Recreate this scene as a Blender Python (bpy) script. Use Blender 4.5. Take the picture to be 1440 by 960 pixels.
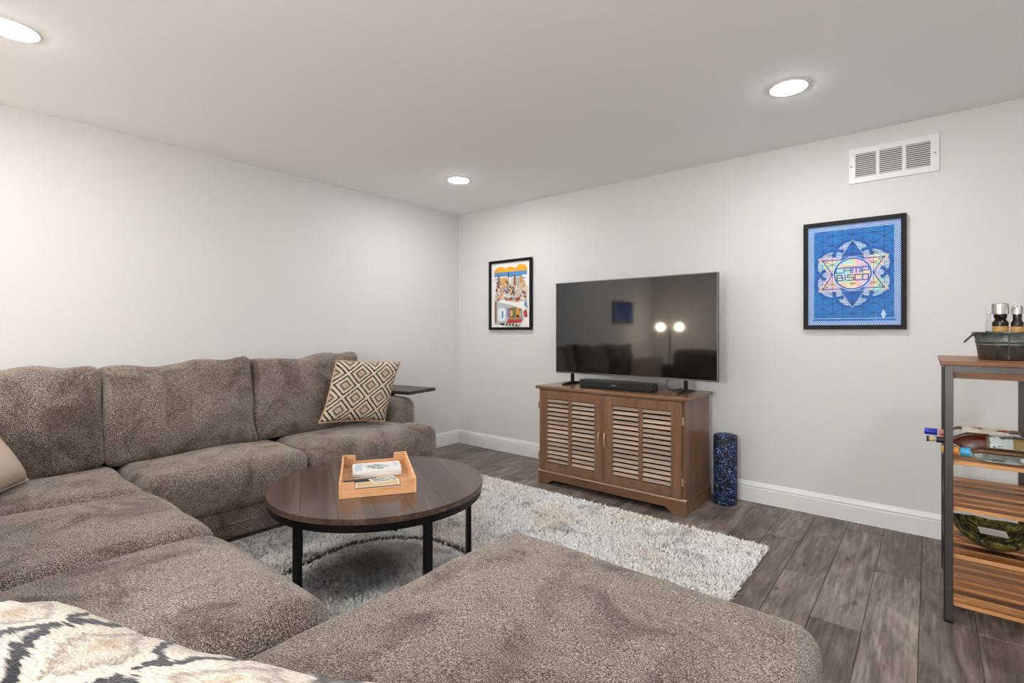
import bpy, bmesh, math, random
import numpy as np
from mathutils import Vector, Matrix, noise
for o in list(bpy.data.objects): bpy.data.objects.remove(o)
sc = bpy.context.scene; COL = sc.collection
random.seed(7); PI = math.pi
# ------------------------------------------------------------------ camera, world, exposure
CAMP = (3.911, -3.81, 1.197)
cam = bpy.data.objects.new('camera', bpy.data.cameras.new('camera')); COL.objects.link(cam)
cam.location = CAMP; cam.rotation_euler = (PI/2, 0, math.asin(.6387))
cam.data.sensor_width = 36; cam.data.lens = 708/1440*36; cam.data.shift_y = -14.6/1440; cam.data.clip_start = .02
sc.camera = cam
w = bpy.data.worlds.new('world'); sc.world = w; w.use_nodes = True
w.node_tree.nodes['Background'].inputs[0].default_value = (.9, .95, 1, 1)
w.node_tree.nodes['Background'].inputs[1].default_value = .3
sc.view_settings.view_transform = 'Standard'; sc.view_settings.look = 'None'; sc.view_settings.gamma = 1
sc.view_settings.use_curve_mapping = False
sc.view_settings.exposure = 0.12
LAMP_W = 178.0          # radiance of a recessed light's lens
GLOBE_W = 110.0        # globes of the floor lamp mirrored in the television
FILL_W = 78.0       # unseen fill lamp added behind the camera
# ------------------------------------------------------------------ materials
def lin(c):
    return tuple(((v/255)/12.92 if v/255 <= .04045 else ((v/255+.055)/1.055)**2.4) for v in c)
class Mt:
    def __init__(s, name, rgb=(128,128,128), rough=.5, metal=0, **kw):
        s.m = bpy.data.materials.new(name); s.m.use_nodes = True; s.t = s.m.node_tree; s.N = s.t.nodes
        s.b = s.N['Principled BSDF']; s.b.inputs['Base Color'].default_value = (*lin(rgb), 1)
        s.b.inputs['Roughness'].default_value = rough; s.b.inputs['Metallic'].default_value = metal
        for k, v in kw.items(): s.b.inputs[k.replace('_', ' ')].default_value = v
    def n(s, typ, ins=None, **props):
        nd = s.N.new('ShaderNode'+typ)
        for k, v in props.items(): setattr(nd, k, v)
        for k, v in (ins or {}).items():
            if isinstance(v, bpy.types.NodeSocket): s.t.links.new(v, nd.inputs[k])
            else: nd.inputs[k].default_value = v
        return nd
    def link(s, out, name): s.t.links.new(out, s.b.inputs[name])
    def co(s, kind='Object', scale=(1,1,1), rot=(0,0,0)):
        src = s.n('NewGeometry').outputs['Position'] if kind == 'World' else s.n('TexCoord').outputs[kind]
        return s.n('Mapping', {'Vector': src, 'Scale': scale, 'Rotation': rot}).outputs[0]
    def noise(s, v, scale, detail=4, rough=.55, dist=0):
        return s.n('TexNoise', {'Vector': v, 'Scale': scale, 'Detail': detail, 'Roughness': rough, 'Distortion': dist}).outputs['Fac']
    def ramp(s, fac, stops, interp='LINEAR'):
        r = s.n('ValToRGB', {'Fac': fac}); e = r.color_ramp.elements; r.color_ramp.interpolation = interp
        while len(e) < len(stops): e.new(.5)
        for i, (p, c) in enumerate(stops):
            e[i].position = p; e[i].color = (*lin(c), 1) if not isinstance(c, (int, float)) else (c, c, c, 1)
        return r.outputs['Color']
    def mix(s, a, b, fac, mode='MIX'):
        nd = s.n('Mix', data_type='RGBA', blend_type=mode)
        for i, v in ((0, fac), (6, a), (7, b)):
            if isinstance(v, bpy.types.NodeSocket): s.t.links.new(v, nd.inputs[i])
            else: nd.inputs[i].default_value = v if i == 0 else (*lin(v), 1)
        return nd.outputs[2]
    def math(s, op, a, b=0.):
        nd = s.n('Math', operation=op)
        for i, v in ((0, a), (1, b)):
            if isinstance(v, bpy.types.NodeSocket): s.t.links.new(v, nd.inputs[i])
            else: nd.inputs[i].default_value = v
        return nd.outputs[0]
    def bump(s, h, strength=.3, dist=.01):
        s.link(s.n('Bump', {'Height': h, 'Strength': strength, 'Distance': dist}).outputs[0], 'Normal')
def plain(name, rgb, rough=.5, metal=0, **kw): return Mt(name, rgb, rough, metal, **kw).m

def paint(name, rgb, rough=.75):
    m = Mt(name, rgb, rough); v = m.co('World')
    m.bump(m.noise(v, 160, 3), .12, .002); return m.m
M_WALL = paint('wall_paint', (218, 217, 215)); M_CEIL = paint('ceiling_paint', (246, 245, 244), .85)
M_TRIM = plain('white_trim', (236, 236, 234), .35)

def wood(name, dark, mid, light, axis=0, rough=.4, scale=1., rnd=True, kind='Object', knots=0., rv=.22):
    m = Mt(name, mid, rough)
    sc3 = [38, 38, 38]; sc3[axis] = 2.2
    v = m.co(kind, tuple(x*scale for x in sc3))
    if rnd:
        r = m.n('ObjectInfo').outputs['Random']
        off = m.n('CombineXYZ', {'X': m.math('MULTIPLY', r, 91.), 'Y': m.math('MULTIPLY', r, 53.), 'Z': m.math('MULTIPLY', r, 37.)}).outputs[0]
        v = m.n('VectorMath', {0: v, 1: off}, operation='ADD').outputs[0]
    f = m.noise(v, 1, 6, .62, .6)
    c = m.ramp(f, [(.28, dark), (.5, mid), (.72, light)])
    if rnd:
        k = m.n('MapRange', {'Value': r, 'To Min': 1-rv, 'To Max': 1+rv*.8}).outputs[0]
        c = m.mix(c, m.n('CombineColor', {0: k, 1: k, 2: k}).outputs[0], 1., 'MULTIPLY')
    m.link(c, 'Base Color'); m.bump(f, .12, .002); return m.m
def plank_mat():
    m = Mt('grey_oak_plank', (95, 85, 78), .42)
    r = m.n('ObjectInfo').outputs['Random']
    off = m.n('CombineXYZ', {'X': m.math('MULTIPLY', r, 71.), 'Y': m.math('MULTIPLY', r, 43.), 'Z': 0.}).outputs[0]
    p = m.n('VectorMath', {0: m.n('NewGeometry').outputs['Position'], 1: off}, operation='ADD').outputs[0]
    fine = m.noise(m.n('Mapping', {'Vector': p, 'Scale': (75, 4.5, 1)}).outputs[0], 1, 6, .7, .4)
    big = m.noise(m.n('Mapping', {'Vector': p, 'Scale': (9, 2.0, 1)}).outputs[0], 1, 4, .6, 1.6)
    kn = m.noise(m.n('Mapping', {'Vector': p, 'Scale': (13, 6, 1)}).outputs[0], 1, 2, .5, .8)
    c = m.ramp(big, [(.25, (80, 68, 61)), (.42, (112, 99, 91)), (.58, (140, 127, 118)), (.75, (168, 156, 147))])
    c = m.mix(c, m.ramp(fine, [(.3, (120, 116, 112)), (.6, (255, 255, 255))]), .75, 'MULTIPLY')
    c = m.mix(c, (44, 37, 33), m.ramp(kn, [(.68, 0.), (.76, .85)]))
    k = m.n('MapRange', {'Value': r, 'To Min': .72, 'To Max': 1.2}).outputs[0]
    c = m.mix(c, m.n('CombineColor', {0: k, 1: k, 2: k}).outputs[0], 1., 'MULTIPLY')
    m.link(c, 'Base Color'); m.bump(fine, .18, .0015)
    m.link(m.ramp(fine, [(.3, .52), (.7, .36)]), 'Roughness'); return m.m
M_PLANK = plank_mat()

def fabric(name, dark, mid, light, nap=.5):
    m = Mt(name, mid, .95)
    m.b.inputs['Sheen Weight'].default_value = 1.; m.b.inputs['Sheen Roughness'].default_value = .5
    m.b.inputs['Sheen Tint'].default_value = (*lin((224, 215, 208)), 1); m.b.inputs['Specular IOR Level'].default_value = .15
    v = m.co('World')
    sp = m.noise(v, 270, 4, .85)
    st = m.noise(m.n('Mapping', {'Vector': v, 'Scale': (1, 2.6, 1), 'Rotation': (0, 0, .5)}).outputs[0], 130, 3, .7)
    big = m.noise(v, 4.2, 5, .6, 1.2)
    c = m.ramp(sp, [(.40, dark), (.5, mid), (.60, light)])
    c = m.mix(c, m.ramp(st, [(.34, (88, 82, 78)), (.62, (255, 255, 255))]), .5, 'MULTIPLY')
    c = m.mix(c, m.ramp(big, [(.34, (168, 157, 149)), (.5, (236, 233, 230)), (.64, (255, 255, 255))]), nap, 'MULTIPLY')
    m.link(c, 'Base Color')
    m.link(m.math('MULTIPLY', m.ramp(sp, [(.38, .15), (.62, .95)]), m.ramp(big, [(.34, .55), (.52, 1.)])), 'Sheen Weight')
    h = m.math('ADD', m.math('MULTIPLY', sp, .6), m.math('MULTIPLY', st, .6)); m.bump(h, .55, .006); return m.m
M_SOFA = fabric('taupe_chenille', (38, 28, 22), (120, 104, 92), (226, 214, 204), .8)

M_BLACK = plain('black_metal', (22, 20, 20), .42, .6)
M_BLACKP = plain('black_plastic', (16, 16, 17), .35)
M_IRON = plain('gunmetal_steel', (82, 80, 78), .38, .85)
M_CHROME = plain('steel', (205, 203, 200), .22, 1)
M_BRASS = plain('satin_brass', (226, 196, 166), .3, 1)
M_CAB = wood('walnut_stain', (104, 75, 54), (122, 91, 67), (138, 105, 80), 2, .3, .55, False)
M_CABX = wood('walnut_stain_long', (104, 75, 54), (122, 91, 67), (138, 105, 80), 0, .2, .55, False)
M_SLAT = wood('walnut_slat', (158, 136, 118), (180, 159, 141), (198, 178, 161), 0, .35, .6)
M_DARKIN = plain('dark_interior', (30, 22, 17), .8)
M_TABLE = wood('espresso_wood', (50, 37, 31), (74, 57, 49), (98, 79, 69), 1, .2, .45)
M_ESP = wood('espresso_slab', (40, 31, 28), (58, 47, 43), (78, 65, 60), 0, .35, .5, False)
M_TRAY = wood('honey_wood', (196, 136, 90), (224, 170, 122), (240, 194, 148), 0, .4, .7)
M_RACK = wood('amber_wood', (62, 32, 14), (136, 84, 44), (204, 142, 84), 0, .38, .5, True, 'Object', 0., .5)
M_DKGL = plain('dark_glass', (26, 16, 14), .1); M_GOLD = plain('gold_label', (190, 150, 80), .4); M_LITEDGE = wood('lit_wood_edge', (150, 98, 56), (200, 144, 92), (226, 176, 124), 0, .45, .5)
def emis(name, rgb, s):
    m = Mt(name, rgb); m.b.inputs['Emission Color'].default_value = (*lin(rgb), 1); m.b.inputs['Emission Strength'].default_value = s; return m.m
M_LENS = emis('lamp_lens', (252, 252, 252), LAMP_W)
M_GLOBE = emis('lamp_globe', (255, 232, 204), GLOBE_W)
M_FILL = emis('fill_glow', (252, 252, 252), FILL_W)
# ------------------------------------------------------------------ mesh helpers
class MB:
    def __init__(s): s.v = []; s.f = []; s.mi = []; s.cur = 0
    def add(s, vs, fs):
        k = len(s.v); s.v += [tuple(p) for p in vs]; s.f += [[i+k for i in f] for f in fs]; s.mi += [s.cur]*len(fs); return s
    def box(s, x0, x1, y0, y1, z0, z1):
        return s.add([(x, y, z) for z in (z0, z1) for y in (y0, y1) for x in (x0, x1)],
            [(0,2,3,1), (4,5,7,6), (0,1,5,4), (2,6,7,3), (0,4,6,2), (1,3,7,5)])
    def obox(s, c, ax, h):      # oriented box: centre, three axes, half sizes
        c = Vector(c); a = [Vector(x)*k for x, k in zip(ax, h)]
        return s.add([c + a[0]*(1 if i & 1 else -1) + a[1]*(1 if i & 2 else -1) + a[2]*(1 if i & 4 else -1) for i in range(8)],
            [(0,2,3,1), (4,5,7,6), (0,1,5,4), (2,6,7,3), (0,4,6,2), (1,3,7,5)])
    def prism(s, pts, axis, a0, a1):   # 2-D outline extruded along an axis
        def P(p, a): return {'x': (a, p[0], p[1]), 'y': (p[0], a, p[1]), 'z': (p[0], p[1], a)}[axis]
        n = len(pts)
        return s.add([P(p, a0) for p in pts] + [P(p, a1) for p in pts],
            [tuple(range(n))[::-1], tuple(range(n, 2*n))] + [(i, (i+1) % n, n+(i+1) % n, n+i) for i in range(n)])
    def lathe(s, prof, c=(0,0,0), ax='z', n=24, sx=1., sy=1., cap=True):
        vs = []
        for r, h in prof:
            for i in range(n):
                a = 2*PI*i/n; p = (r*math.cos(a)*sx, r*math.sin(a)*sy, h)
                if ax == 'x': p = (p[2], p[0], p[1])
                if ax == 'y': p = (p[0], p[2], p[1])
                vs.append((p[0]+c[0], p[1]+c[1], p[2]+c[2]))
        m = len(prof); fs = [(j*n+i, j*n+(i+1) % n, (j+1)*n+(i+1) % n, (j+1)*n+i) for j in range(m-1) for i in range(n)]
        if cap: fs += [tuple(range(n))[::-1], tuple(range((m-1)*n, m*n))]
        return s.add(vs, fs)
    def tube(s, pts, r, n=8):
        pts = [Vector(p) for p in pts]; vs = []; m = len(pts)
        t0 = (pts[1]-pts[0]).normalized(); u = t0.orthogonal().normalized()
        for i, p in enumerate(pts):
            t = ((pts[min(i+1, m-1)]-pts[max(i-1, 0)])).normalized()
            u = (u - t*u.dot(t)).normalized(); b = t.cross(u)
            vs += [p + (u*math.cos(2*PI*k/n) + b*math.sin(2*PI*k/n))*r for k in range(n)]
        fs = [(j*n+i, j*n+(i+1) % n, (j+1)*n+(i+1) % n, (j+1)*n+i) for j in range(m-1) for i in range(n)]
        return s.add(vs, fs + [tuple(range(n))[::-1], tuple(range((m-1)*n, m*n))])
    def mesh(s, name, mats, off=(0,0,0), angle=35, recalc=True):
        me = bpy.data.meshes.new(name)
        me.from_pydata([(p[0]-off[0], p[1]-off[1], p[2]-off[2]) for p in s.v], [], s.f)
        for m in (mats if isinstance(mats, (list, tuple)) else [mats]): me.materials.append(m)
        me.polygons.foreach_set('material_index', s.mi)
        if recalc:
            bm = bmesh.new(); bm.from_mesh(me); bmesh.ops.recalc_face_normals(bm, faces=bm.faces); bm.to_mesh(me); bm.free()
        me.polygons.foreach_set('use_smooth', [True]*len(me.polygons)); me.set_sharp_from_angle(angle=math.radians(angle))
        me.update(); return me
WL = {}
def link(name, data, parent=None, loc=(0,0,0)):
    o = bpy.data.objects.new(name, data); COL.objects.link(o); o.location = loc
    if parent: o.parent = parent
    return o
def bev(o, wd, seg=2):
    if wd:
        b = o.modifiers.new('bevel', 'BEVEL'); b.width = wd; b.segments = seg; b.limit_method = 'ANGLE'; b.angle_limit = math.radians(40)
    return o
def tagit(o, label, cat, group=None):
    o['label'] = label; o['category'] = cat
    if group: o['group'] = group
    return o
def thing(name, label, cat, loc=(0,0,0), rz=0, group=None):
    o = link(name, None, None, loc); o.empty_display_size = .05; o.rotation_euler = (0, 0, rz); WL[o.name] = Vector(loc)
    return tagit(o, label, cat, group)
def part(name, mb, mat, parent, bevel=0, local=False, label=None, angle=35):   # world-coordinate mesh (or local) under a thing or part
    off = (0,0,0) if local else WL[parent.name]
    o = link(name, mb.mesh(name, mat, off, angle), parent); WL[o.name] = Vector(off)
    if label: o['label'] = label
    return bev(o, bevel)
def solo(name, mb, mat, label, cat, loc, bevel=0, group=None, angle=35):
    o = link(name, mb.mesh(name, mat, loc, angle), None, loc); WL[o.name] = Vector(loc); bev(o, bevel)
    return tagit(o, label, cat, group)
def struct(name, mb, mat, bevel=0):
    o = link(name, mb.mesh(name, mat)); o['kind'] = 'structure'; WL[o.name] = Vector((0,0,0)); return bev(o, bevel)
def B(*a): return MB().box(*a)

def cushion(x0, x1, y0, y1, z0, z1, r=.06, puff=(.02,.02,.03), seed=0, wob=.008, n=14, lean=None, fn=None):
    """a soft rounded block; lean = (angle, axis) tilts it about its own bottom edge"""
    h = [(x1-x0)/2, (y1-y0)/2, (z1-z0)/2]; c = Vector(((x0+x1)/2, (y0+y1)/2, (z0+z1)/2)); r = min(r, *[k*.95 for k in h])
    def ticks(k, m):
        e = [r*math.tan(math.radians(a)) for a in (45, 36, 27, 18, 9)]
        L = k-r; return [-L-q for q in e] + [-L+2*L*i/m for i in range(m+1)] + [L+q for q in reversed(e)]
    T = [ticks(h[i], max(3, int(n*h[i]/max(h)))) for i in range(3)]
    mb = MB(); idx = {}
    def vid(p):
        q = Vector([max(-(h[i]-r), min(h[i]-r, p[i])) for i in range(3)]); d = Vector(p)-q
        s = q + d.normalized()*r
        u = [s[i]/h[i] for i in range(3)]
        for i in range(3):
            a, b = [j for j in range(3) if j != i]
            s[i] += u[i]*puff[i]*(1-abs(u[a])**2.4)*(1-abs(u[b])**2.4)
        w = s + c
        nv = noise.noise_vector(w*5.5+Vector((seed*9.1, seed*3.3, seed)))*wob + noise.noise_vector(w*2.1+Vector((seed, seed*7.7, 3)))*wob*1.6
        w = w + nv
        if fn: w = fn(w, u)
        k = (round(p[0], 6), round(p[1], 6), round(p[2], 6))
        if k not in idx: idx[k] = len(mb.v); mb.v.append(tuple(w))
        return idx[k]
    for ax in range(3):
        a, b = [(1,2), (2,0), (0,1)][ax]
        for sg in (-1, 1):
            for i in range(len(T[a])-1):
                for j in range(len(T[b])-1):
                    q = []
                    for (ii, jj) in ((i,j), (i+1,j), (i+1,j+1), (i,j+1)):
                        p = [0,0,0]; p[ax] = sg*h[ax]; p[a] = T[a][ii]; p[b] = T[b][jj]; q.append(vid(p))
                    mb.f.append(q if sg > 0 else q[::-1]); mb.mi.append(0)
    if lean:
        ang, axis = lean; mb.tilt = True
        piv = Vector((c.x, c.y, z0)); R = Matrix.Rotation(ang, 3, axis)
        mb.v = [tuple(R @ (Vector(p)-piv) + piv) for p in mb.v]
    return mb
# ------------------------------------------------------------------ the room
RX, RY, H = 5.6, -5.6, 2.44
floor = struct('floor', B(-.1, RX+.1, RY-.1, .1, -.12, -.006), M_DARKIN)
ceiling = struct('ceiling', B(-.1, RX+.1, RY-.1, .1, H, H+.1), M_CEIL)
struct('wall_left', B(-.1, 0, RY-.1, .1, -.006, H), M_WALL)
struct('wall_back', B(0, RX, 0, .1, -.006, H), M_WALL)
struct('wall_right', B(RX, RX+.1, RY-.1, .1, -.006, H), M_WALL)
struct('wall_front', B(0, RX, RY-.1, RY, -.006, H), M_WALL)
PROF = [(0,0), (.016,0), (.016,.098), (.013,.101), (.013,.108), (.016,.111), (.015,.118), (.009,.128), (.007,.138), (0,.14)]
struct('baseboard_back', MB().prism([(-a, b) for a, b in PROF], 'x', 0, RX), M_TRIM)
struct('baseboard_left', MB().prism(PROF, 'y', RY, -.0165), M_TRIM)
struct('baseboard_right', MB().prism([(RX-a, b) for a, b in PROF], 'y', RY, -.0165), M_TRIM)
struct('baseboard_front', MB().prism([(RY+a, b) for a, b in PROF], 'x', .0165, RX-.0165), M_TRIM)
# planks: each one an object, full boards share one mesh
PW, PL, G = .178, 1.22, .0008
def plank_mesh(wd, ln):
    mb = MB(); e = .0022; x, y = wd/2-G, ln/2-G
    mb.add([(sx*x, sy*y, -.006) for sx, sy in ((-1,-1),(1,-1),(1,1),(-1,1))] + [(sx*x, sy*y, -.0016) for sx, sy in ((-1,-1),(1,-1),(1,1),(-1,1))]
        + [(sx*(x-e), sy*(y-e), 0) for sx, sy in ((-1,-1),(1,-1),(1,1),(-1,1))],
        [(8,9,10,11)] + [(a+i, a+(i+1) % 4, a+4+(i+1) % 4, a+4+i) for a in (0, 4) for i in range(4)])
    return mb.mesh('plank', M_PLANK, angle=20)
FULL = plank_mesh(PW, PL); FIX = {19: -1.38, 20: -.72, 18: -.98, 21: -1.75, 17: -.55, 22: -1.1}
x = .14-PW; row = -1
while x < RX:
    xa, xb = max(x, 0), min(x+PW, RX); row_ph = FIX.get(row, -random.random()*PL)
    y = row_ph
    while y < 0: y += PL
    while y > RY:
        ya, yb = max(y-PL, RY), min(y, 0)
        if yb-ya > .01 and xb-xa > .01:
            me = FULL if (abs(yb-ya-PL) < 1e-6 and abs(xb-xa-PW) < 1e-6) else plank_mesh(xb-xa, yb-ya)
            link('plank', me, floor, ((xa+xb)/2, (ya+yb)/2, 0))
        y -= PL
    x += PW; row += 1
# recessed lights
def downlight(x, y, label):
    t = thing('recessed_light', label, 'ceiling light', (x, y, H), 0, 'recessed lights in the ceiling')
    part('trim_ring', MB().lathe([(.092, H), (.091, H-.003), (.087, H-.005), (.084, H-.005), (.082, H)], (x, y, 0), n=40, cap=False), M_TRIM, t)
    part('lens', MB().lathe([(.083, H-.001), (.081, H-.006), (.06, H-.010), (.03, H-.012), (.002, H-.0125)], (x, y, 0), n=32), M_LENS, t)
downlight(.927, -.903, 'round white recessed light nearest the far corner of the room')
downlight(3.356, -.931, 'round lit recessed light above the blue poster')
downlight(1.0, -3.53, 'round lit recessed light above the left end of the sofa')
for p, w_ in (((3.36, -3.53), 'directly above the chaise end'), ((2.0, -5.0), 'behind the camera near the front wall'), ((4.9, -2.2), 'to the right of the rack')): downlight(*p, 'round white recessed fill light added outside the picture ' + w_)  # three extra downlights, added out of view to brighten the room
# ------------------------------------------------------------------ the sectional sofa
sofa = thing('sectional_sofa', 'large taupe chenille U-shaped sectional sofa with chaise along the left wall', 'sofa', (1.0, -3.0, 0))
BZ = .2
def sp(name, mb, label=None): return part(name, mb, M_SOFA, sofa, label=label, angle=60)
sp('base', cushion(.06, .92, -4.05, -1.15, .035, BZ+.02, .03, (0,0,0), 1, .002))
sp('base', cushion(.9, 2.64, -4.05, -3.1, .035, BZ+.02, .03, (0,0,0), 2, .002))
chb = sp('base', cushion(2.66, 3.68, -4.05, -2.33, .035, BZ+.02, .05, (0,0,0), 3, .002))
for (a, b, c) in ((.1, -1.25, 0), (.8, -1.22, 0), (2.72, -2.42, 0), (3.6, -2.42, 0), (.1, -3.95, 0), (3.6, -3.95, 0)):
    part('foot', MB().lathe([(.022, .0105 if .8 < a < 3.24 and -3.2 < b < -.8 else 0), (.028, .04)], (a, b, 0), n=12), M_BLACKP, sofa)
part('welt', MB().tube([(.925, -1.2, .125), (.925, -3.05, .125)], .0045, 6), M_SOFA, sofa)
part('welt', MB().tube([(2.69, -2.327, .125), (3.66, -2.327, .125)], .0045, 6), M_SOFA, sofa)
# far seat: T-shaped cushion that wraps in front of the arm
def tfn(w, u):
    k = max(0, min(1, (w.y+1.36)/.05)); k = k*k*(3-2*k)
    if k > 0:
        x0 = .63; w = w.copy(); t = (w.x-.36)/(.95-.36); w.x = w.x*(1-k) + k*(x0+t*(.95-x0))
    bow = .045*max(0, (w.x-.6)/.35)*(1-((w.y+1.67)/.53)**2)
    return Vector((w.x+bow*.6, w.y, w.z))
sp('seat_cushion', cushion(.36, .93, -2.195, -1.13, BZ, .455, .085, (.03,.0,.03), 4, .007, 20, fn=tfn))
sp('seat_cushion', cushion(.36, .95, -3.055, -2.205, BZ, .46, .055, (.03,.0,.028), 5, .007, 18))
sp('seat_cushion', cushion(.36, 1.035, -3.75, -3.065, BZ, .455, .06, (.0,.0,.02), 6, .007, 18))
sp('seat_cushion', cushion(1.04, 1.812, -3.75, -3.05, BZ, .458, .075, (.0,.03,.022), 7, .007, 18))
sp('seat_cushion', cushion(1.818, 2.655, -3.75, -3.05, BZ, .456, .075, (.0,.03,.025), 8, .007, 18))
sp('chaise_cushion', cushion(2.66, 3.70, -3.85, -2.29, BZ-.05, .44, .07, (.015,.02,.03), 9, .005, 26), 'taupe chaise cushion, wide and flat, in the foreground')
sp('armrest', cushion(.1, .62, -1.335, -1.085, .08, .64, .07, (.012,.012,.015), 10, .004, 14))
sp('back_frame', cushion(.06, .24, -4.05, -1.32, BZ, .80, .05, (0,0,0), 11, .003, 20))
sp('back_frame', cushion(.2, 3.69, -4.07, -3.95, BZ, .72, .05, (0,0,0), 12, .003, 20))
LN = (-.13, 'Y')
def BF(w, u):                                           # a tired top edge: dips beside one ear, corners stay up
    top = max(0, u.z if isinstance(u, Vector) else u[2]); y = u[1]
    dip = .022*math.exp(-((y-.62)/.22)**2) + .030*math.exp(-((y+.25)/.5)**2)
    w = w.copy(); w.z += (-dip + .012*y)*top
    cr = noise.noise(Vector((w.x*3, w.y*9, w.z*11)))
    w.x += .010*cr*(1-abs(y)**4); return w
sp('back_cushion', cushion(.30, .475, -2.335, -1.47, .45, 1.03, .05, (.055,.0,.0), 13, .016, 20, LN, BF))
sp('back_cushion', cushion(.30, .51, -3.128, -2.34, .45, 1.03, .05, (.075,.0,.0), 14, .02, 20, LN, BF))
sp('back_cushion', cushion(.30, .51, -3.93, -3.133, .44, 1.015, .05, (.075,.0,.0), 15, .02, 20, LN, BF))
LB = (.10, 'X')
sp('back_cushion', cushion(1.10, 1.76, -3.95, -3.77, .45, .93, .08, (.0,.04,.01), 16, .012, 14, LB))
sp('back_cushion', cushion(1.78, 2.5, -3.95, -3.78, .45, .90, .08, (.0,.04,.01), 17, .012, 14, LB))
# chaise back cushion slouched diagonally under the throw
ux = Vector((.915, .403, 0)); uy = Vector((-.403, .915, 0))
def slouch(c, hx, hy, z0, z1, seed):
    mb = cushion(-hx, hx, -hy, hy, z0, z1, .07, (.01,.02,.02), seed, .006, 14)
    mb.v = [tuple(Vector((c[0], c[1], p[2])) + ux*p[0] + uy*p[1]) for p in mb.v]; return mb
sp('back_cushion', slouch((3.17, -3.685), .37, .11, .455, .675, 18))
# ------------------------------------------------------------------ throw blanket over that cushion
def blanket_mat():
    m = Mt('ikat_throw', (220, 212, 200), .95); m.b.inputs['Sheen Weight'].default_value = .3
    tc = m.n('TexCoord').outputs['UV']
    wob = m.n('TexNoise', {'Vector': tc, 'Scale': 7., 'Detail': 3.}).outputs['Color']
    p = m.n('VectorMath', {0: tc, 1: m.n('VectorMath', {0: wob, 'Scale': .16}, operation='SCALE').outputs[0]}, operation='ADD').outputs[0]
    rag = m.noise(m.n('Mapping', {'Vector': tc, 'Scale': (9, 80, 1)}).outputs[0], 1, 3, .7)
    sx = m.n('SeparateXYZ', {0: p}); u, v = sx.outputs[0], sx.outputs[1]
    def tri(a, f): return m.math('ABSOLUTE', m.math('SUBTRACT', m.math('FRACT', m.math('MULTIPLY', a, f)), .5))
    d = m.math('ADD', tri(u, 4.2), tri(v, 3.4)); d = m.math('ADD', d, m.math('MULTIPLY', m.math('SUBTRACT', rag, .5), .32))
    c = m.ramp(d, [(0, (196, 172, 146)), (.1, (214, 196, 174)), (.17, (232, 224, 212)), (.30, (172, 160, 150)), (.35, (236, 228, 216)),
        (.50, (234, 226, 214)), (.53, (26, 28, 38)), (.63, (30, 30, 38)), (.68, (236, 230, 220)), (.86, (222, 206, 186)), (.93, (60, 58, 64))])
    f = m.noise(tc, 160, 2, .7)
    c = m.mix(c, m.ramp(f, [(.3, (150, 146, 142)), (.62, (236, 232, 226))]), .8, 'MULTIPLY')
    m.link(c, 'Base Color'); m.bump(f, .6, .006); return m.m
M_THROW = blanket_mat()
ridge = [(2.68, -3.74, .70), (2.74, -3.722, .745), (2.83, -3.675, .758), (2.90, -3.642, .752), (2.985, -3.60, .728), (3.06, -3.562, .718), (3.205, -3.495, .716), (3.36, -3.425, .722), (3.455, -3.395, .725), (3.53, -3.375, .70), (3.60, -3.36, .62)]
def rpos(s):
    s *= len(ridge)-1; i = min(int(s), len(ridge)-2); t = s-i; t2 = t*t*(3-2*t)
    return Vector(ridge[i]).lerp(Vector(ridge[i+1]), t*.6+t2*.4)
mb = MB(); NS, NTT = 70, 56; uv = []
dirb = Vector((.35, -.94, 0)).normalized()
for i in range(NS+1):
    r0 = rpos(i/NS)
    for j in range(NTT+1):
        t = -.30 + .72*j/NTT
        q = Vector(r0)
        if t < 0:                       # falls down the front to the seat
            d = -t; q = q - dirb*(.055*math.sin(min(1, d/.08)*PI/2) + .10*max(0, d-.2)); q.z = max(.485, r0.z - .02*min(1, d/.04) - max(0, d-.025)*1.15)
        else:
            q = q + dirb*min(t, .30); q.z = r0.z + .012*math.sin(min(t/.1, 1)*PI/2) - .0*t - max(0, t-.27)*1.0
        nn = noise.noise_vector(q*9)*.010 + noise.noise_vector(q*22)*.004
        wv = .010*math.sin(i/NS*17+t*22)*min(1, abs(t)/.1)
        q += Vector((nn.x, nn.y, abs(nn.z)+wv*.6)) if t > 0 else nn*.6
        mb.v.append(tuple(q)); uv.append((i/NS*1.25, t*1.5))
mb.f = [(i*(NTT+1)+j, (i+1)*(NTT+1)+j, (i+1)*(NTT+1)+j+1, i*(NTT+1)+j+1) for i in range(NS) for j in range(NTT)]; mb.mi = [0]*len(mb.f)
thr = solo('throw_blanket', mb, M_THROW, 'cream throw blanket with ragged black and tan diamond pattern draped in the foreground', 'blanket', (3.1, -3.6, .47), angle=80)
ul = thr.data.uv_layers.new(name='UVMap')
for lp in thr.data.loops: ul.data[lp.index].uv = uv[lp.vertex_index]
sm = thr.modifiers.new('thick', 'SOLIDIFY'); sm.thickness = .012; sm.offset = 1
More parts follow.
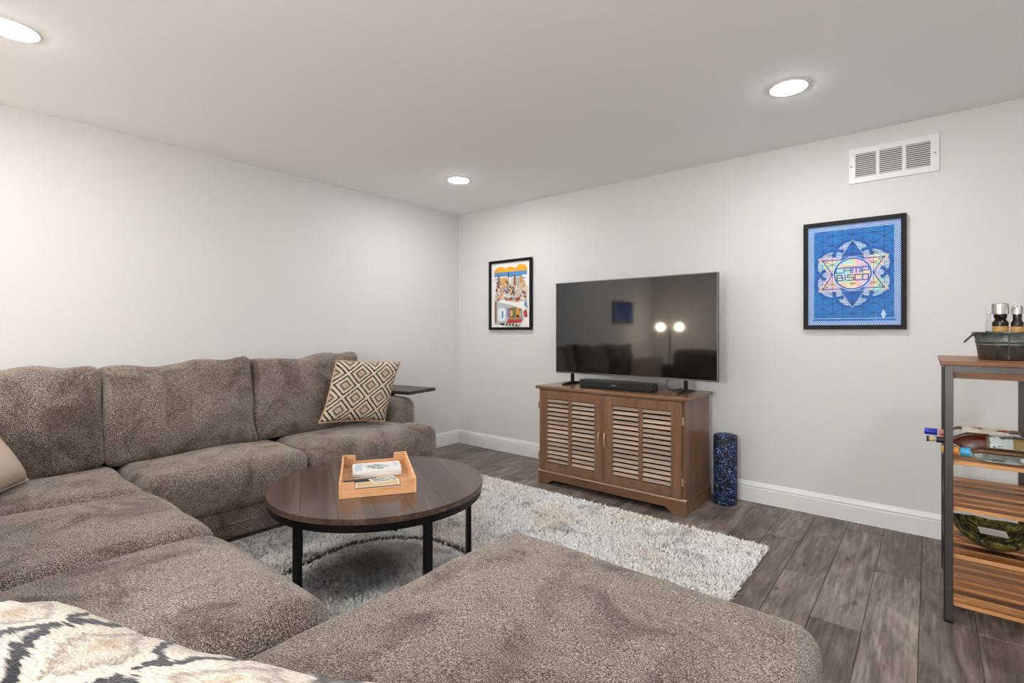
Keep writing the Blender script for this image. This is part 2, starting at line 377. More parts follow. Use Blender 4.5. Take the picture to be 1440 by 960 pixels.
# ------------------------------------------------------------------ throw pillows
def pillow(name, cs, thick, mat, label, seed):         # cs: corners bottom left, bottom right, top right, top left
    c00, c10, c11, c01 = [Vector(c) for c in cs]; nrm = ((c11-c00).cross(c01-c10)).normalized()
    n = 26; mb = MB(); uvs = []
    def at(a, b): a, b = (a+1)/2, (b+1)/2; return c00*(1-a)*(1-b) + c10*a*(1-b) + c11*a*b + c01*(1-a)*b
    for sgn in (1, -1):
        for i in range(n+1):
            for j in range(n+1):
                a, b = i/n*2-1, j/n*2-1
                ia = 1-.07*(1-b*b); 
                pa = a*(1-.055*(1-b*b)*abs(a)**3); pb = b*(1-.055*(1-a*a)*abs(b)**3)
                hh = thick/2*max(0, (1-a**4)*(1-b**4))**.55
                q = at(pa, pb) + nrm*sgn*hh
                q += noise.noise_vector(q*7+Vector((seed, 0, 0)))*.006
                mb.v.append(tuple(q)); uvs.append((i/n, j/n))
    N = (n+1)**2
    for k in (0, 1):
        for i in range(n):
            for j in range(n):
                q = [k*N+i*(n+1)+j, k*N+(i+1)*(n+1)+j, k*N+(i+1)*(n+1)+j+1, k*N+i*(n+1)+j+1]
                mb.f.append(q if k == 0 else q[::-1]); mb.mi.append(0)
    t = thing(name, label, 'pillow', tuple((c00+c10)/2))
    me = mb.mesh('cover', mat, WL[t.name], 80, False)
    ul = me.uv_layers.new(name='UVMap')
    for lp in me.loops: ul.data[lp.index].uv = uvs[lp.vertex_index]
    bm = bmesh.new(); bm.from_mesh(me); bmesh.ops.remove_doubles(bm, verts=bm.verts, dist=.0008); bm.to_mesh(me); bm.free()
    c = link('cover', me, t)
    edge = []
    for (a0, b0, a1, b1) in ((-1,-1,1,-1), (1,-1,1,1), (1,1,-1,1), (-1,1,-1,-1)):
        for k in range(14):
            a = a0+(a1-a0)*k/14; b = b0+(b1-b0)*k/14
            pa = a*(1-.055*(1-b*b)*abs(a)**3); pb = b*(1-.055*(1-a*a)*abs(b)**3)
            q = at(pa, pb); edge.append(q + noise.noise_vector(q*7+Vector((seed, 0, 0)))*.006)
    part('piping', MB().tube(edge+[edge[0]], .005, 6), mat, t)
    return t
def ikat_mat():
    m = Mt('diamond_ikat', (205, 190, 170), .9)
    tc = m.n('TexCoord').outputs['UV']
    wob = m.n('TexNoise', {'Vector': tc, 'Scale': 38., 'Detail': 2.}).outputs['Color']
    p = m.n('VectorMath', {0: tc, 1: m.n('VectorMath', {0: wob, 'Scale': .022}, operation='SCALE').outputs[0]}, operation='ADD').outputs[0]
    s = m.n('SeparateXYZ', {0: p}); u = m.math('MULTIPLY', s.outputs[0], 2.6); v = m.math('MULTIPLY', s.outputs[1], 2.5)
    def cell(uu, vv):
        a = m.math('ABSOLUTE', m.math('SUBTRACT', m.math('FRACT', uu), .5)); b = m.math('ABSOLUTE', m.math('SUBTRACT', m.math('FRACT', vv), .5))
        return m.math('ADD', a, b)
    d = m.math('MINIMUM', cell(u, v), cell(m.math('ADD', u, .5), m.math('ADD', v, .5)))     # 0 at a diamond's centre, .5 on the lattice
    col = m.ramp(d, [(0, (60, 48, 42)), (.045, (214, 170, 136)), (.10, (226, 210, 186)), (.155, (120, 104, 92)), (.225, (128, 114, 102)), (.26, (222, 208, 186)),
        (.345, (226, 212, 190)), (.375, (40, 34, 32)), (.425, (44, 38, 36)), (.45, (222, 206, 182)), (.5, (228, 214, 192))])
    f = m.noise(tc, 190, 2, .7); col = m.mix(col, m.ramp(f, [(.3, (170, 166, 162)), (.62, (255, 255, 255))]), .7, 'MULTIPLY')
    m.link(col, 'Base Color'); m.bump(f, .4, .004); return m.m
pillow('throw_pillow', ((0.585, -1.94, 0.545), (0.69, -1.46, 0.506), (0.66, -1.289, 0.955), (0.57, -1.797, 0.986)), .13, ikat_mat(), 'square cream pillow with black and brown diamond pattern by the sofa arm', 3)
mbg = Mt('beige_suede', (196, 178, 162), .9); mbg.bump(mbg.noise(mbg.co(), 30, 5, .7), .5, .01)
pillow('throw_pillow', ((1.01, -3.675, .48), (.615, -3.44, .49), (.55, -3.625, .80), (.95, -3.85, .83)), .15, mbg.m, 'plain beige pillow in the sofa corner at the left edge of the picture', 8)
# ------------------------------------------------------------------ C-shaped side table by the arm
ct = thing('side_table', 'dark wooden side table top reaching over the far sofa arm', 'side table', (.2, -1.02, 0))
ea = Vector((-.185, .983, 0)); eb = Vector((-.983, -.185, 0)); A0 = Vector((.637, -1.185, .688))
part('table_top', MB().obox(A0+ea*.1775+eb*.25, (ea, eb, (0,0,1)), (.1775, .25, .0135)), M_ESP, ct, .002)
part('post', B(.185, .215, -1.035, -1.005, .012, .675), M_BLACK, ct)
part('foot_plate', B(.1, .3, -1.075, -.98, 0, .012), M_BLACK, ct)
# ------------------------------------------------------------------ round coffee table
TC = (1.80, -2.30); TR = .512
tb = thing('coffee_table', 'round dark wood coffee table with black metal frame on the shag rug', 'coffee table', (TC[0], TC[1], 0))
nb = 7; bw = 2*TR/nb
for k in range(nb):                                     # top boards, each cut to the circle
    xa, xb = -TR+k*bw+.0002, -TR+(k+1)*bw-.0002; top = []; bot = []
    for i in range(13):
        xx = xa+(xb-xa)*i/12; yy = math.sqrt(max(1e-6, TR*TR-xx*xx)); top.append((xx, yy)); bot.append((xx, -yy))
    o = part('board', MB().prism(bot+top[::-1], 'z', .425, .45), M_TABLE, tb, .0006, True); o.rotation_euler = (0, 0, math.radians(62))
part('rim', MB().lathe([(.497, .426), (.506, .424), (.506, .392), (.497, .390), (.485, .392), (.485, .424)], n=72, cap=False), M_BLACK, tb, 0, True)
for a in (62, 134, 206, 278, 350):
    ca, sa = math.cos(math.radians(a)), math.sin(math.radians(a)); px, py = .462*ca, .462*sa
    part('leg', MB().obox((px, py, .215), ((ca,sa,0), (-sa,ca,0), (0,0,1)), (.011, .019, .205)), M_BLACK, tb, .002, True)
part('stretcher', MB().obox((0,0,.4), ((.7071,.7071,0), (-.7071,.7071,0), (0,0,1)), (.46,.012,.009)).obox((0,0,.4), ((-.7071,.7071,0), (.7071,.7071,0), (0,0,1)), (.46,.012,.0089)), M_BLACK, tb, 0, True)
# tray: local x along the short front edge (u), local y away from the viewer
TA = math.atan2(.282, .186)
tray = thing('serving_tray', 'honey coloured wooden serving tray with cut-out ends on the coffee table', 'tray', (1.765, -2.294, .4505), TA)
hx, hy, th, tz = .17, .266, .011, .07
part('base_panel', B(-hx+th, hx-th, -hy+th, hy-th, 0, .009), M_TRAY, tray, .001, True)
for s in (-1, 1): part('side_panel', B(*sorted((s*hx, s*(hx-th))), -hy, hy, 0, tz), M_TRAY, tray, .002, True)
def endp(s):
    y0, y1 = sorted((s*hy, s*(hy-th))); a = hx-th-.0003
    return MB().prism([(-a,0), (a,0), (a,tz), (.104,tz), (.10,.036), (-.10,.036), (-.104,tz), (-a,tz)], 'y', y0, y1)
for s in (-1, 1): part('end_panel', endp(s), M_TRAY, tray, .0015, True)
Rt = Matrix.Rotation(TA, 3, 'Z'); T0 = Vector((1.765, -2.294, .4505))
def tloc(p): return Rt @ Vector(p) + T0
M_PAPER = plain('paper', (232, 230, 228), .5)
def print_mat(name, base, ink, scale, thr=.52):
    m = Mt(name, base, .35); f = m.noise(m.co(), scale, 5, .6, 1.); m.link(m.ramp(f, [(thr-.03, base), (thr+.03, ink), (thr+.14, base)]), 'Base Color'); return m.m
M_GREEN = print_mat('leaf_print', (205, 212, 206), (70, 112, 98), 26, .5); M_PHOTO = print_mat('photo_print', (196, 198, 190), (96, 104, 96), 40)
zz = .0092
mags = [(.235,.175,.0045,4,.0), (.24,.18,.005,-3,.004), (.235,.178,.0045,2,-.003), (.24,.18,.004,-1,.002), (.236,.176,.005,3,-.002), (.238,.178,.0045,0,0)]
for k, (a, b, h, ang, dx) in enumerate(mags):
    t = thing('booklet', ['white booklet at the very bottom of the stack in the tray', 'white booklet second from the bottom of the stack in the tray', 'white booklet third from the bottom of the stack in the tray', 'white booklet third from the top of the stack in the tray', 'white booklet directly under the leaf-picture booklet in the tray', 'white booklet with a green leaf picture, topmost of the stack in the tray'][k], 'booklet',
        tloc((.005+dx, .10+dx, zz)), TA+math.radians(ang), 'booklets stacked in the tray')
    part('pages', B(-a/2, a/2, -b/2, b/2, 0, h-.0006), M_PAPER, t, 0, True)
    cv = part('cover', B(-a/2-.001, a/2+.001, -b/2-.001, b/2+.001, h-.0006, h), M_PAPER, t, 0, True)
    if k == len(mags)-1:
        pts = [(.055*math.cos(q)*(1+.25*math.cos(5*q)), .048*math.sin(q)*(1+.2*math.sin(4*q))) for q in [2*PI*i/40 for i in range(40)]]
        part('printed_leaf', MB().prism(pts, 'z', h, h+.0003), M_GREEN, cv, 0, True)
        for bx in ((-.108, -.075, -.07, .07), (.085, .108, .0, .07)): part('printed_panel', B(*bx, h, h+.0002), plain('pale_blue_print', (196, 208, 224), .4), cv, 0, True)
    zz += h+.0003
rc = thing('remote_control', 'slim black remote control lying in the wooden tray beside the photo card', 'remote', tloc((-.075, -.065, .0092)), TA+math.radians(8))
part('shell', B(-.08, .08, -.018, .018, 0, .014), M_BLACKP, rc, .004, True)
for br, bx, by in ((.012,.03,0), (.004,-.02,.006), (.004,-.02,-.006)): part('button', MB().lathe([(br,.014), (br*.92,.0155)], (bx,by,0), n=14), plain('grey_key', (70,70,72), .5), rc, 0, True)
def card(c, rz, a, b, h, mat, label, tilt=(0,0)):
    t = thing('card', label, 'card', tloc(c), TA+rz); t.rotation_euler = (tilt[0], tilt[1], TA+rz)
    part('stock', B(-a/2, a/2, -b/2, b/2, 0, h), plain('card_stock', (226, 216, 202), .5), t, 0, True)
    part('print', B(-a/2+.008, a/2-.008, -b/2+.008, b/2-.008, h, h+.0004), mat, t, 0, True)
card((.03, -.115, .0285), .35, .12, .085, .002, M_PHOTO, 'small photo card lying across the remote in the tray')
card((.0, -.165, .026), .03, .20, .085, .002, plain('kraft', (206, 176, 134), .6), 'kraft brown card between the photo card and the cut-out near tray end')
card((.035, -.205, .0105), .25, .11, .075, .002, plain('pink_print', (222, 190, 180), .5), 'pale pink card under the kraft card at the near end of the tray')
# ------------------------------------------------------------------ shag rug
def rug():
    X0, X1, Y0, Y1 = .80, 3.235, -3.15, -.80
    t = thing('shag_rug', 'cream and grey shag rug under the coffee table', 'rug', (2., -2., 0))
    part('backing', B(X0+.012, X1-.012, Y0, Y1-.012, 0.0005, .010), plain('rug_backing', (226, 222, 216), .95), t)
    rng = np.random.default_rng(5); n = 190000
    x = rng.uniform(X0, X1, n); y = rng.uniform(Y0, Y1, n)
    keep = ~((x < .93) & (y < -1.17)) & ~((x > 2.70) & (y < -2.38)) & ~((y < -3.08))
    x, y = x[keep], y[keep]; n = len(x)
    pts = np.stack([x, y], 1)
    nz = np.array([.7*noise.noise((a*2.6, b*2.6, 0)) + .7*noise.noise((a*8, b*8, 3)) + .6*noise.noise((a*22, b*22, 6)) for a, b in pts])
    nz2 = np.array([noise.noise((a*3.1, b*3.1, 9)) for a, b in pts])
    cream = np.array(lin((250, 247, 243))); grey = np.array(lin((186, 182, 178))); dark = np.array(lin((74, 74, 82))); warm = np.array(lin((242, 230, 214))); wht = np.array(lin((254, 253, 252)))
    def sm(a, b, v): q = np.clip((v-a)/(b-a), 0, 1); return (q*q*(3-2*q))[:, None]
    c = cream*(1-sm(0, .5, nz2)) + wht*sm(0, .5, nz2)
    c = c*(1-sm(.12, .5, nz)*.75) + grey*sm(.12, .5, nz)*.75
    c = c*(1-sm(.15, .5, -nz2)*.6) + warm*sm(.15, .5, -nz2)*.6
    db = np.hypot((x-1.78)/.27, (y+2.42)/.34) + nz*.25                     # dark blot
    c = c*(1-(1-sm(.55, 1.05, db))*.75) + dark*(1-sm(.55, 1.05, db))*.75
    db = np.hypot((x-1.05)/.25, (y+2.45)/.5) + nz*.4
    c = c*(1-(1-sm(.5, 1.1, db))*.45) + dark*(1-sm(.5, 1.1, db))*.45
    arc = np.array(ARC); dl = np.full(n, 9.)
    for a, b in zip(arc[:-1], arc[1:]):
        ab = b-a; q = np.clip(((pts-a)@ab)/(ab@ab), 0, 1); dl = np.minimum(dl, np.hypot(*(pts-a-q[:, None]*ab).T))
    on = (dl < .009)[:, None]; c = np.where(on, np.array(lin((52, 46, 44))), c)
    c = c*rng.uniform(.86, 1.05, (n, 1))
    ln = rng.uniform(.022, .034, n)*np.where(on[:, 0], 1.0, 1-.35*(dl < .03)); ang = rng.uniform(0, 2*PI, n); bend = rng.uniform(.008, .030, n); wd = rng.uniform(.0022, .0042, n)
    d = np.stack([np.cos(ang), np.sin(ang)], 1); pr = np.stack([-d[:, 1], d[:, 0]], 1)
    V = np.zeros((n, 5, 3)); base = np.stack([x, y], 1)
    V[:, 0, :2] = base-pr*wd[:, None]*.7; V[:, 1, :2] = base+pr*wd[:, None]*.7; V[:, :2, 2] = .006
    m = base+d*bend[:, None]*.35; V[:, 2, :2] = m-pr*wd[:, None]; V[:, 3, :2] = m+pr*wd[:, None]; V[:, 2:4, 2] = (ln*.65)[:, None]
    V[:, 4, :2] = base+d*bend[:, None]; V[:, 4, 2] = ln*.95
    k = (np.arange(n)*5)[:, None]
    F = np.concatenate([np.concatenate([k+np.array([[0,1,3]]), k+np.array([[0,3,2]]), k+np.array([[2,3,4]])], 1).reshape(-1, 3)])
    me = bpy.data.meshes.new('pile'); off = np.array(WL[t.name])
    me.vertices.add(n*5); me.vertices.foreach_set('co', (V.reshape(-1, 3)-off).ravel())
    me.loops.add(len(F)*3); me.loops.foreach_set('vertex_index', F.ravel().astype(np.int32))
    me.polygons.add(len(F)); me.polygons.foreach_set('loop_start', np.arange(0, len(F)*3, 3, dtype=np.int32)); me.update(calc_edges=True); me.validate()
    ca = me.color_attributes.new('pile_colour', 'FLOAT_COLOR', 'POINT')
    ca.data.foreach_set('color', np.concatenate([np.repeat(c, 5, 0), np.ones((n*5, 1))], 1).astype(np.float32).ravel())
    mm = Mt('shag_yarn', (220, 214, 205), .9); mm.link(mm.n('VertexColor', layer_name='pile_colour').outputs[0], 'Base Color'); mm.b.inputs['Sheen Weight'].default_value = .2
    me.materials.append(mm.m); o = link('pile', me, t); o['kind'] = 'stuff'
ARC = [(1.507, -2.639), (1.48, -2.555), (1.458, -2.426), (1.451, -2.319), (1.45, -2.221), (1.495, -2.124), (1.561, -2.028), (1.66, -1.955), (1.763, -1.901), (1.913, -1.893), (2.041, -1.91), (2.26, -1.985)]
rug()
# ------------------------------------------------------------------ TV cabinet
cx0, cx1, cyf, cyb = 1.522, 2.703, -.60, -.135
cab = thing('tv_cabinet', 'brown wooden TV cabinet with two louvered doors against the back wall', 'cabinet', ((cx0+cx1)/2, -.36, 0))
part('side_panel', B(cx0+.008, cx0+.03, cyf+.012, cyb, .02, .742), M_CAB, cab, .001)
part('side_panel', B(cx1-.03, cx1-.008, cyf+.012, cyb, .02, .742), M_CAB, cab, .001)
part('back_panel', B(cx0+.03, cx1-.03, cyb-.008, cyb, .1, .742), M_DARKIN, cab)
part('bottom_panel', B(cx0+.03, cx1-.03, cyf+.03, cyb-.008, .1, .118), M_DARKIN, cab)
part('partition', B(2.1, 2.118, cyf+.035, cyb-.008, .118, .742), M_DARKIN, cab)
part('top_panel', B(cx0-.018, cx1+.018, cyf-.022, cyb+.008, .744, .768), M_CABX, cab, .005)
part('face_frame', MB().box(cx0+.008, cx0+.045, cyf+.002, cyf+.012, .108, .742).box(cx1-.045, cx1-.008, cyf+.002, cyf+.012, .108, .742)
     .box(cx0+.045, cx1-.045, cyf+.002, cyf+.012, .724, .742), M_CAB, cab, .001)
pl = [(cx0, 0), (cx0+.09, 0), (cx0+.105, .018), (cx0+.14, .04), (cx1-.14, .04), (cx1-.105, .018), (cx1-.09, 0), (cx1, 0), (cx1, .096), (cx0, .096)]
part('plinth', MB().prism(pl, 'y', cyf-.006, cyf+.012).box(cx0, cx0+.008, cyf+.012, cyb, 0, .096).box(cx1-.008, cx1, cyf+.012, cyb, 0, .096), M_CABX, cab, .001)
part('bead', B(cx0-.003, cx1+.003, cyf-.011, cyf+.012, .096, .108), plain('pale_bead', (200, 174, 150), .35), cab, .004, label='paler moulded bead above the plinth')
slat_me = None
def slat_mesh(wd):
    a = math.radians(58); return MB().obox((0,0,0), ((1,0,0), (0,math.cos(a)*1,math.sin(a)*1), (0,-math.sin(a),math.cos(a))), (wd/2, .0112, .0026)).mesh('louver_slat', M_SLAT)
for di, (da, db) in enumerate(((cx0+.022, 2.1085), (2.1115, cx1-.022))):
    z0, z1 = .114, .735; yf, yb = cyf-.020, cyf+.001; sw = .072; rl = .062; mid = (da+db)/2
    dm = MB().box(da, da+sw, yf, yb, z0, z1).box(db-sw, db, yf, yb, z0, z1).box(da+sw, db-sw, yf, yb, z0, z0+rl).box(da+sw, db-sw, yf, yb, z1-rl, z1)
    door = part('door', dm, M_CAB, cab, .0025)
    part('mullion', B(mid-.013, mid+.013, yf-.002, yb, z0+rl-.003, z1-rl+.01), M_CAB, door, .003)
    wd = (db-da-2*sw)/2-.014; me = slat_mesh(wd); ns = 15; pit = (z1-z0-2*rl)/ns
    for cxs in ((da+sw+mid-.013)/2, (db-sw+mid+.013)/2):
        for k in range(ns):
            p = Vector((cxs, (yf+yb)/2+.001, z0+rl+pit*(k+.5)))
            link('louver_slat', me, door, p-WL[door.name])
    hxp = db-.022 if di == 0 else da+.022
    zc = .42
    pts = [(hxp, yf, zc+.052), (hxp, yf-.014, zc+.050), (hxp, yf-.025, zc+.040), (hxp, yf-.029, zc+.02), (hxp, yf-.029, zc-.02), (hxp, yf-.025, zc-.040), (hxp, yf-.014, zc-.050), (hxp, yf, zc-.052)]
    part('handle', MB().tube(pts, .0055, 10), M_BRASS, door, label='satin brass bow handle')
    hh = da-.006 if di == 0 else db+.006
    for zh in (z0+.11, z1-.12): part('hinge', B(hh-.004, hh+.004, yf-.002, yf+.018, zh-.025, zh+.025), M_BRASS, door)
# TV
tv = thing('television', 'large flat black television standing on the louvered cabinet', 'television', (2.16, -.335, .768))
vx0, vx1, vz0, vz1, vy = 1.512, 2.822, .853, 1.594, -.345
M_SCR = Mt('screen_glass', (4, 4, 5), .05); M_SCR.b.inputs['IOR'].default_value = 1.85; M_SCR = M_SCR.m
part('housing', MB().box(vx0, vx1, vy+.004, vy+.028, vz0, vz1).box(vx0+.1, vx1-.1, vy+.028, vy+.06, vz0+.05, vz1-.25), M_BLACKP, tv, .002)
part('screen', B(vx0+.006, vx1-.006, vy+.001, vy+.004, vz0+.012, vz1-.006), M_SCR, tv)
part('bezel', MB().box(vx0, vx1, vy-.002, vy+.004, vz0, vz0+.012).box(vx0, vx1, vy-.002, vy+.004, vz1-.006, vz1)
     .box(vx0, vx0+.006, vy-.002, vy+.004, vz0+.012, vz1-.006).box(vx1-.006, vx1, vy-.002, vy+.004, vz0+.012, vz1-.006), plain('dark_bezel', (120, 120, 122), .3, .9), tv)
for lx in (1.665, 2.60):
    part('leg', MB().box(lx-.013, lx+.013, vy+.006, vy+.024, .778, vz0).prism([(vy-.12, .768), (vy+.15, .768), (vy+.15, .776), (vy+.03, .790), (vy, .790), (vy-.12, .780)], 'x', lx-.014, lx+.014), M_BLACK, tv, .002)
part('power_cable', MB().tube([(2.47, vy+.03, .87), (2.475, vy+.0, .84), (2.462, vy-.01, .81), (2.485, vy-.005, .785), (2.5, vy+.03, .773), (2.5, -.14, .773)], .004, 6), M_BLACKP, tv)
sb = thing('soundbar', 'long black soundbar on the cabinet under the television', 'soundbar', (2.135, -.45, .768))
part('body', B(1.84, 2.432, -.505, -.405, .769, .828), M_BLACKP, sb, .006)
part('grille', B(1.848, 2.424, -.508, -.504, .775, .822), plain('black_mesh', (20, 20, 21), .7), sb, .001)
part('badge', B(2.115, 2.155, -.5092, -.508, .797, .803), plain('grey_badge', (150, 150, 152), .4, .5), sb)
# foam roller
def roller_mat():
    m = Mt('speckled_foam', (16, 16, 20), .6); v = m.co(scale=(1, 1, 1))
    vor = m.n('TexVoronoi', {'Vector': v, 'Scale': 150.}); cell = m.n('SeparateColor', {0: vor.outputs['Color']})
    m.link(m.ramp(cell.outputs[0], [(0, (13, 14, 18)), (.77, (48, 84, 156)), (.88, (78, 122, 200)), (.95, (140, 168, 215))], 'CONSTANT'), 'Base Color'); m.bump(vor.outputs['Distance'], .2, .003); return m.m
solo('foam_roller', MB().lathe([(.060, 0), (.074, .004), (.078, .012), (.078, .468), (.074, .476), (.062, .48), (.02, .48), (.018, .46), (.002, .46)], (2.815, -.165, 0), n=40), roller_mat(),
     'black foam roller with blue speckles standing between the cabinet and baseboard', 'foam roller', (2.815, -.165, 0))
# ------------------------------------------------------------------ wall vent
vt = thing('wall_vent', 'white return air vent with three slatted panels high on the back wall', 'vent', (3.736, 0, 2.23))
X0, X1, Z0, Z1 = 3.518, 3.953, 2.122, 2.338
M_VENT = plain('white_enamel', (232, 231, 230), .35)
cols = [(3.552, 3.656), (3.674, 3.783), (3.802, 3.913)]; za, zb = 2.158, 2.302
fm = MB().box(X0, X1, -.010, 0, Z0, za).box(X0, X1, -.010, 0, zb, Z1)
for a, b in ((X0, cols[0][0]), (cols[0][1], cols[1][0]), (cols[1][1], cols[2][0]), (cols[2][1], X1)): fm.box(a, b, -.010, 0, za, zb)
part('frame', fm, M_VENT, vt, .0015)
part('duct_back', B(X0+.02, X1-.02, -.0012, -.0002, za-.01, zb+.01), plain('duct_grey', (70, 69, 68), .8), vt)
for a, b in cols:
    me = MB().obox((0,0,0), ((1,0,0), (0,.5,.866), (0,-.866,.5)), ((b-a)/2, .0036, .0008)).mesh('slat', M_VENT)
    for k in range(12): link('slat', me, vt, Vector(((a+b)/2, -.0065, za+(zb-za)*(k+.5)/12))-WL[vt.name])
for sx in (X0+.012, X1-.018): part('screw', MB().lathe([(.005, -.0125), (.005, -.010)], (sx, 0, 2.228), 'y', 12), plain('screw_grey', (150, 148, 146), .5), vt)
# ------------------------------------------------------------------ posters
class Art(MB):
    """flat print: coordinates (u, v) metres from the picture's lower left, layers stacked a hair apart"""
    def __init__(s, x0, z0, y): super().__init__(); s.o = (x0, z0, y); s.lay = 0; s.mats = []; s.ix = {}
    def ink(s, m):
        if m.name not in s.ix: s.ix[m.name] = len(s.mats); s.mats.append(m)
        s.cur = s.ix[m.name]; return s
    def up(s): s.lay += 1; return s
    def poly(s, pts):
        y = s.o[2]-.00014*s.lay; s.add([(s.o[0]+p[0], y, s.o[1]+p[1]) for p in pts], [tuple(range(len(pts)))]); return s
    def rect(s, a, b, c, d): return s.poly([(a, c), (b, c), (b, d), (a, d)])
    def line(s, pts, w, closed=False, join=True):
        pts = [Vector(p) for p in pts]; seg = list(zip(pts, pts[1:]+pts[:1])) if closed else list(zip(pts, pts[1:]))
        for a, b in seg:
            t = (b-a).normalized(); n = Vector((-t.y, t.x))*w/2; e = t*w/2 if join else t*0
            s.poly([a-e-n, b+e-n, b+e+n, a-e+n])
        return s
    def ring(s, c, r0, r1, n=48):
        for i in range(n):
            a, b = 2*PI*i/n, 2*PI*(i+1)/n
            s.poly([(c[0]+r*math.cos(t), c[1]+r*math.sin(t)) for r, t in ((r0,a), (r1,a), (r1,b), (r0,b))])
        return s
    def disc(s, c, rx, ry=None, n=40): return s.poly([(c[0]+rx*math.cos(2*PI*i/n), c[1]+(ry or rx)*math.sin(2*PI*i/n)) for i in range(n)])
def framed(name, label, x0, x1, z0, z1, fw, mat):
    t = thing(name, label, 'picture', ((x0+x1)/2, 0, z0))
    for nm, b in (('frame_rail', (x0, x1, z0, z0+fw)), ('frame_rail', (x0, x1, z1-fw, z1)), ('frame_stile', (x0, x0+fw, z0+fw, z1-fw)), ('frame_stile', (x1-fw, x1, z0+fw, z1-fw))):
        part(nm, B(b[0], b[1], -.030, -.008, b[2], b[3]), mat, t, .0012)
    part('backing', B(x0+.004, x1-.004, -.012, -.0003, z0+.02, z1-.02), M_BLACKP, t)
    return t
M_FRAME = plain('black_frame', (13, 12, 15), .5, 0, Specular_IOR_Level=.25)
# -- blue holographic poster
bp = framed('framed_poster', 'black framed blue holographic poster of a six-pointed star with lettering, under the vent', 3.269, 3.805, 1.209, 1.898, .026, M_FRAME)
def foil(name, a, b, holo):
    m = Mt(name, a, .45, 0, Specular_IOR_Level=.25); v = m.co('World'); f = m.noise(v, 9, 3, .5, .5); c = m.mix(a, b, f)
    if holo:
        g = m.noise(m.n('Mapping', {'Vector': v, 'Scale': (6, 1, 9), 'Rotation': (0, .6, 0)}).outputs[0], 1.3, 2, .5, 1.)
        c = m.mix(c, m.ramp(g, [(.3, (150, 195, 235)), (.42, (225, 205, 235)), (.5, (240, 170, 175)), (.56, (245, 225, 150)), (.62, (160, 235, 190)), (.72, (190, 220, 245))]), holo)
    m.link(c, 'Base Color'); return m.m
K_BLUE = foil('foil_blue', (24, 98, 184), (48, 142, 216), .0); K_SKY = foil('foil_sky', (120, 176, 226), (176, 210, 240), .18); K_HOLO = foil('foil_holo', (170, 190, 220), (205, 210, 225), .75)
K_DEEP = foil('foil_deep', (22, 84, 168), (36, 112, 196), 0); K_INK = plain('ink_navy', (22, 32, 64), .4); K_LT = foil('foil_pale', (176, 204, 238), (206, 222, 246), .12)
W, Hh = .536-.052, .689-.052
a = Art(3.295, 1.235, -.0135)
a.ink(K_BLUE).rect(0, W, 0, Hh); a.up().ink(K_LT)
q = .0066
for edge in range(4):                                   # chequered border, three rows
    L = W if edge < 2 else Hh
    for r in range(4):
        for k in range(int(L/q)):
            if (k+r) % 2: continue
            s0, s1, r0, r1 = k*q, (k+1)*q, r*q, (r+1)*q
            if edge == 0: a.rect(s0, s1, r0, r1)
            elif edge == 1: a.rect(s0, s1, Hh-r1, Hh-r0)
            elif edge == 2 and 4*q <= s0 < Hh-4*q: a.rect(r0, r1, s0, s1)
            elif edge == 3 and 4*q <= s0 < Hh-4*q: a.rect(W-r1, W-r0, s0, s1)
b0 = .030; a.up().line([(b0, b0+.012), (W-b0, b0+.012), (W-b0, Hh-b0), (b0, Hh-b0)], .003, True)
c = Vector((W/2, Hh/2+.004)); R = .215
IN = (b0+.003, W-b0-.003, b0+.015, Hh-b0-.003)
def pol(r, deg, cc=c): return (cc[0]+r*math.cos(math.radians(deg)), cc[1]+r*math.sin(math.radians(deg)))
a.up().ink(K_SKY)
for k in range(6): a.disc(pol(.115, 30+60*k), .104); a.up()
a.up().ink(K_DEEP)
for k in range(6): a.ring(pol(.115, 30+60*k), .088, .106); a.up()
a.up().ink(K_HOLO)
for k in range(6):
    p0, p1, p2 = pol(R, 30+60*k), pol(R*.577, 60*k), pol(R*.577, 60+60*k)
    if k not in (1, 4): a.poly([p0, p1, c, p2])
a.ink(K_DEEP)
for k in (1, 4): a.poly([pol(R, 30+60*k), pol(R*.577, 60*k), c, pol(R*.577, 60+60*k)])
a.up().ink(K_LT)
for s in (90, 270): a.line([pol(R, s), pol(R, s+120), pol(R, s+240)], .0028, True)
a.ink(K_DEEP)
for s in (90, 270): a.line([pol(R*.86, s), pol(R*.86, s+120), pol(R*.86, s+240)], .006, True)
a.up().ink(K_INK)                                       # triangular lattice of thin lines
def clip(p, d):
    t0, t1 = -9, 9
    for i, (lo, hi) in enumerate(((IN[0], IN[1]), (IN[2], IN[3]))):
        if abs(d[i]) < 1e-9:
            if not lo <= p[i] <= hi: return None
            continue
        u0, u1 = sorted(((lo-p[i])/d[i], (hi-p[i])/d[i])); t0, t1 = max(t0, u0), min(t1, u1)
    return ((p[0]+d[0]*t0, p[1]+d[1]*t0), (p[0]+d[0]*t1, p[1]+d[1]*t1)) if t1-t0 > .01 else None
for deg in (90, 30, 150, 0):
    d = (math.cos(math.radians(deg)), math.sin(math.radians(deg))); nn = (-d[1], d[0]); st = .0537 if deg else .062
    for k in range(-9, 10):
        e = clip((c[0]+nn[0]*k*st, c[1]+nn[1]*k*st), d)
        if e: a.line(e, .0019, False, False)
for k in range(6): a.disc(pol(.16, 30+60*k), .004, n=10)
a.up().ink(K_LT).disc(c, .104); a.up().ink(K_DEEP).disc(c, .100); a.up().ink(K_HOLO).disc(c, .092)
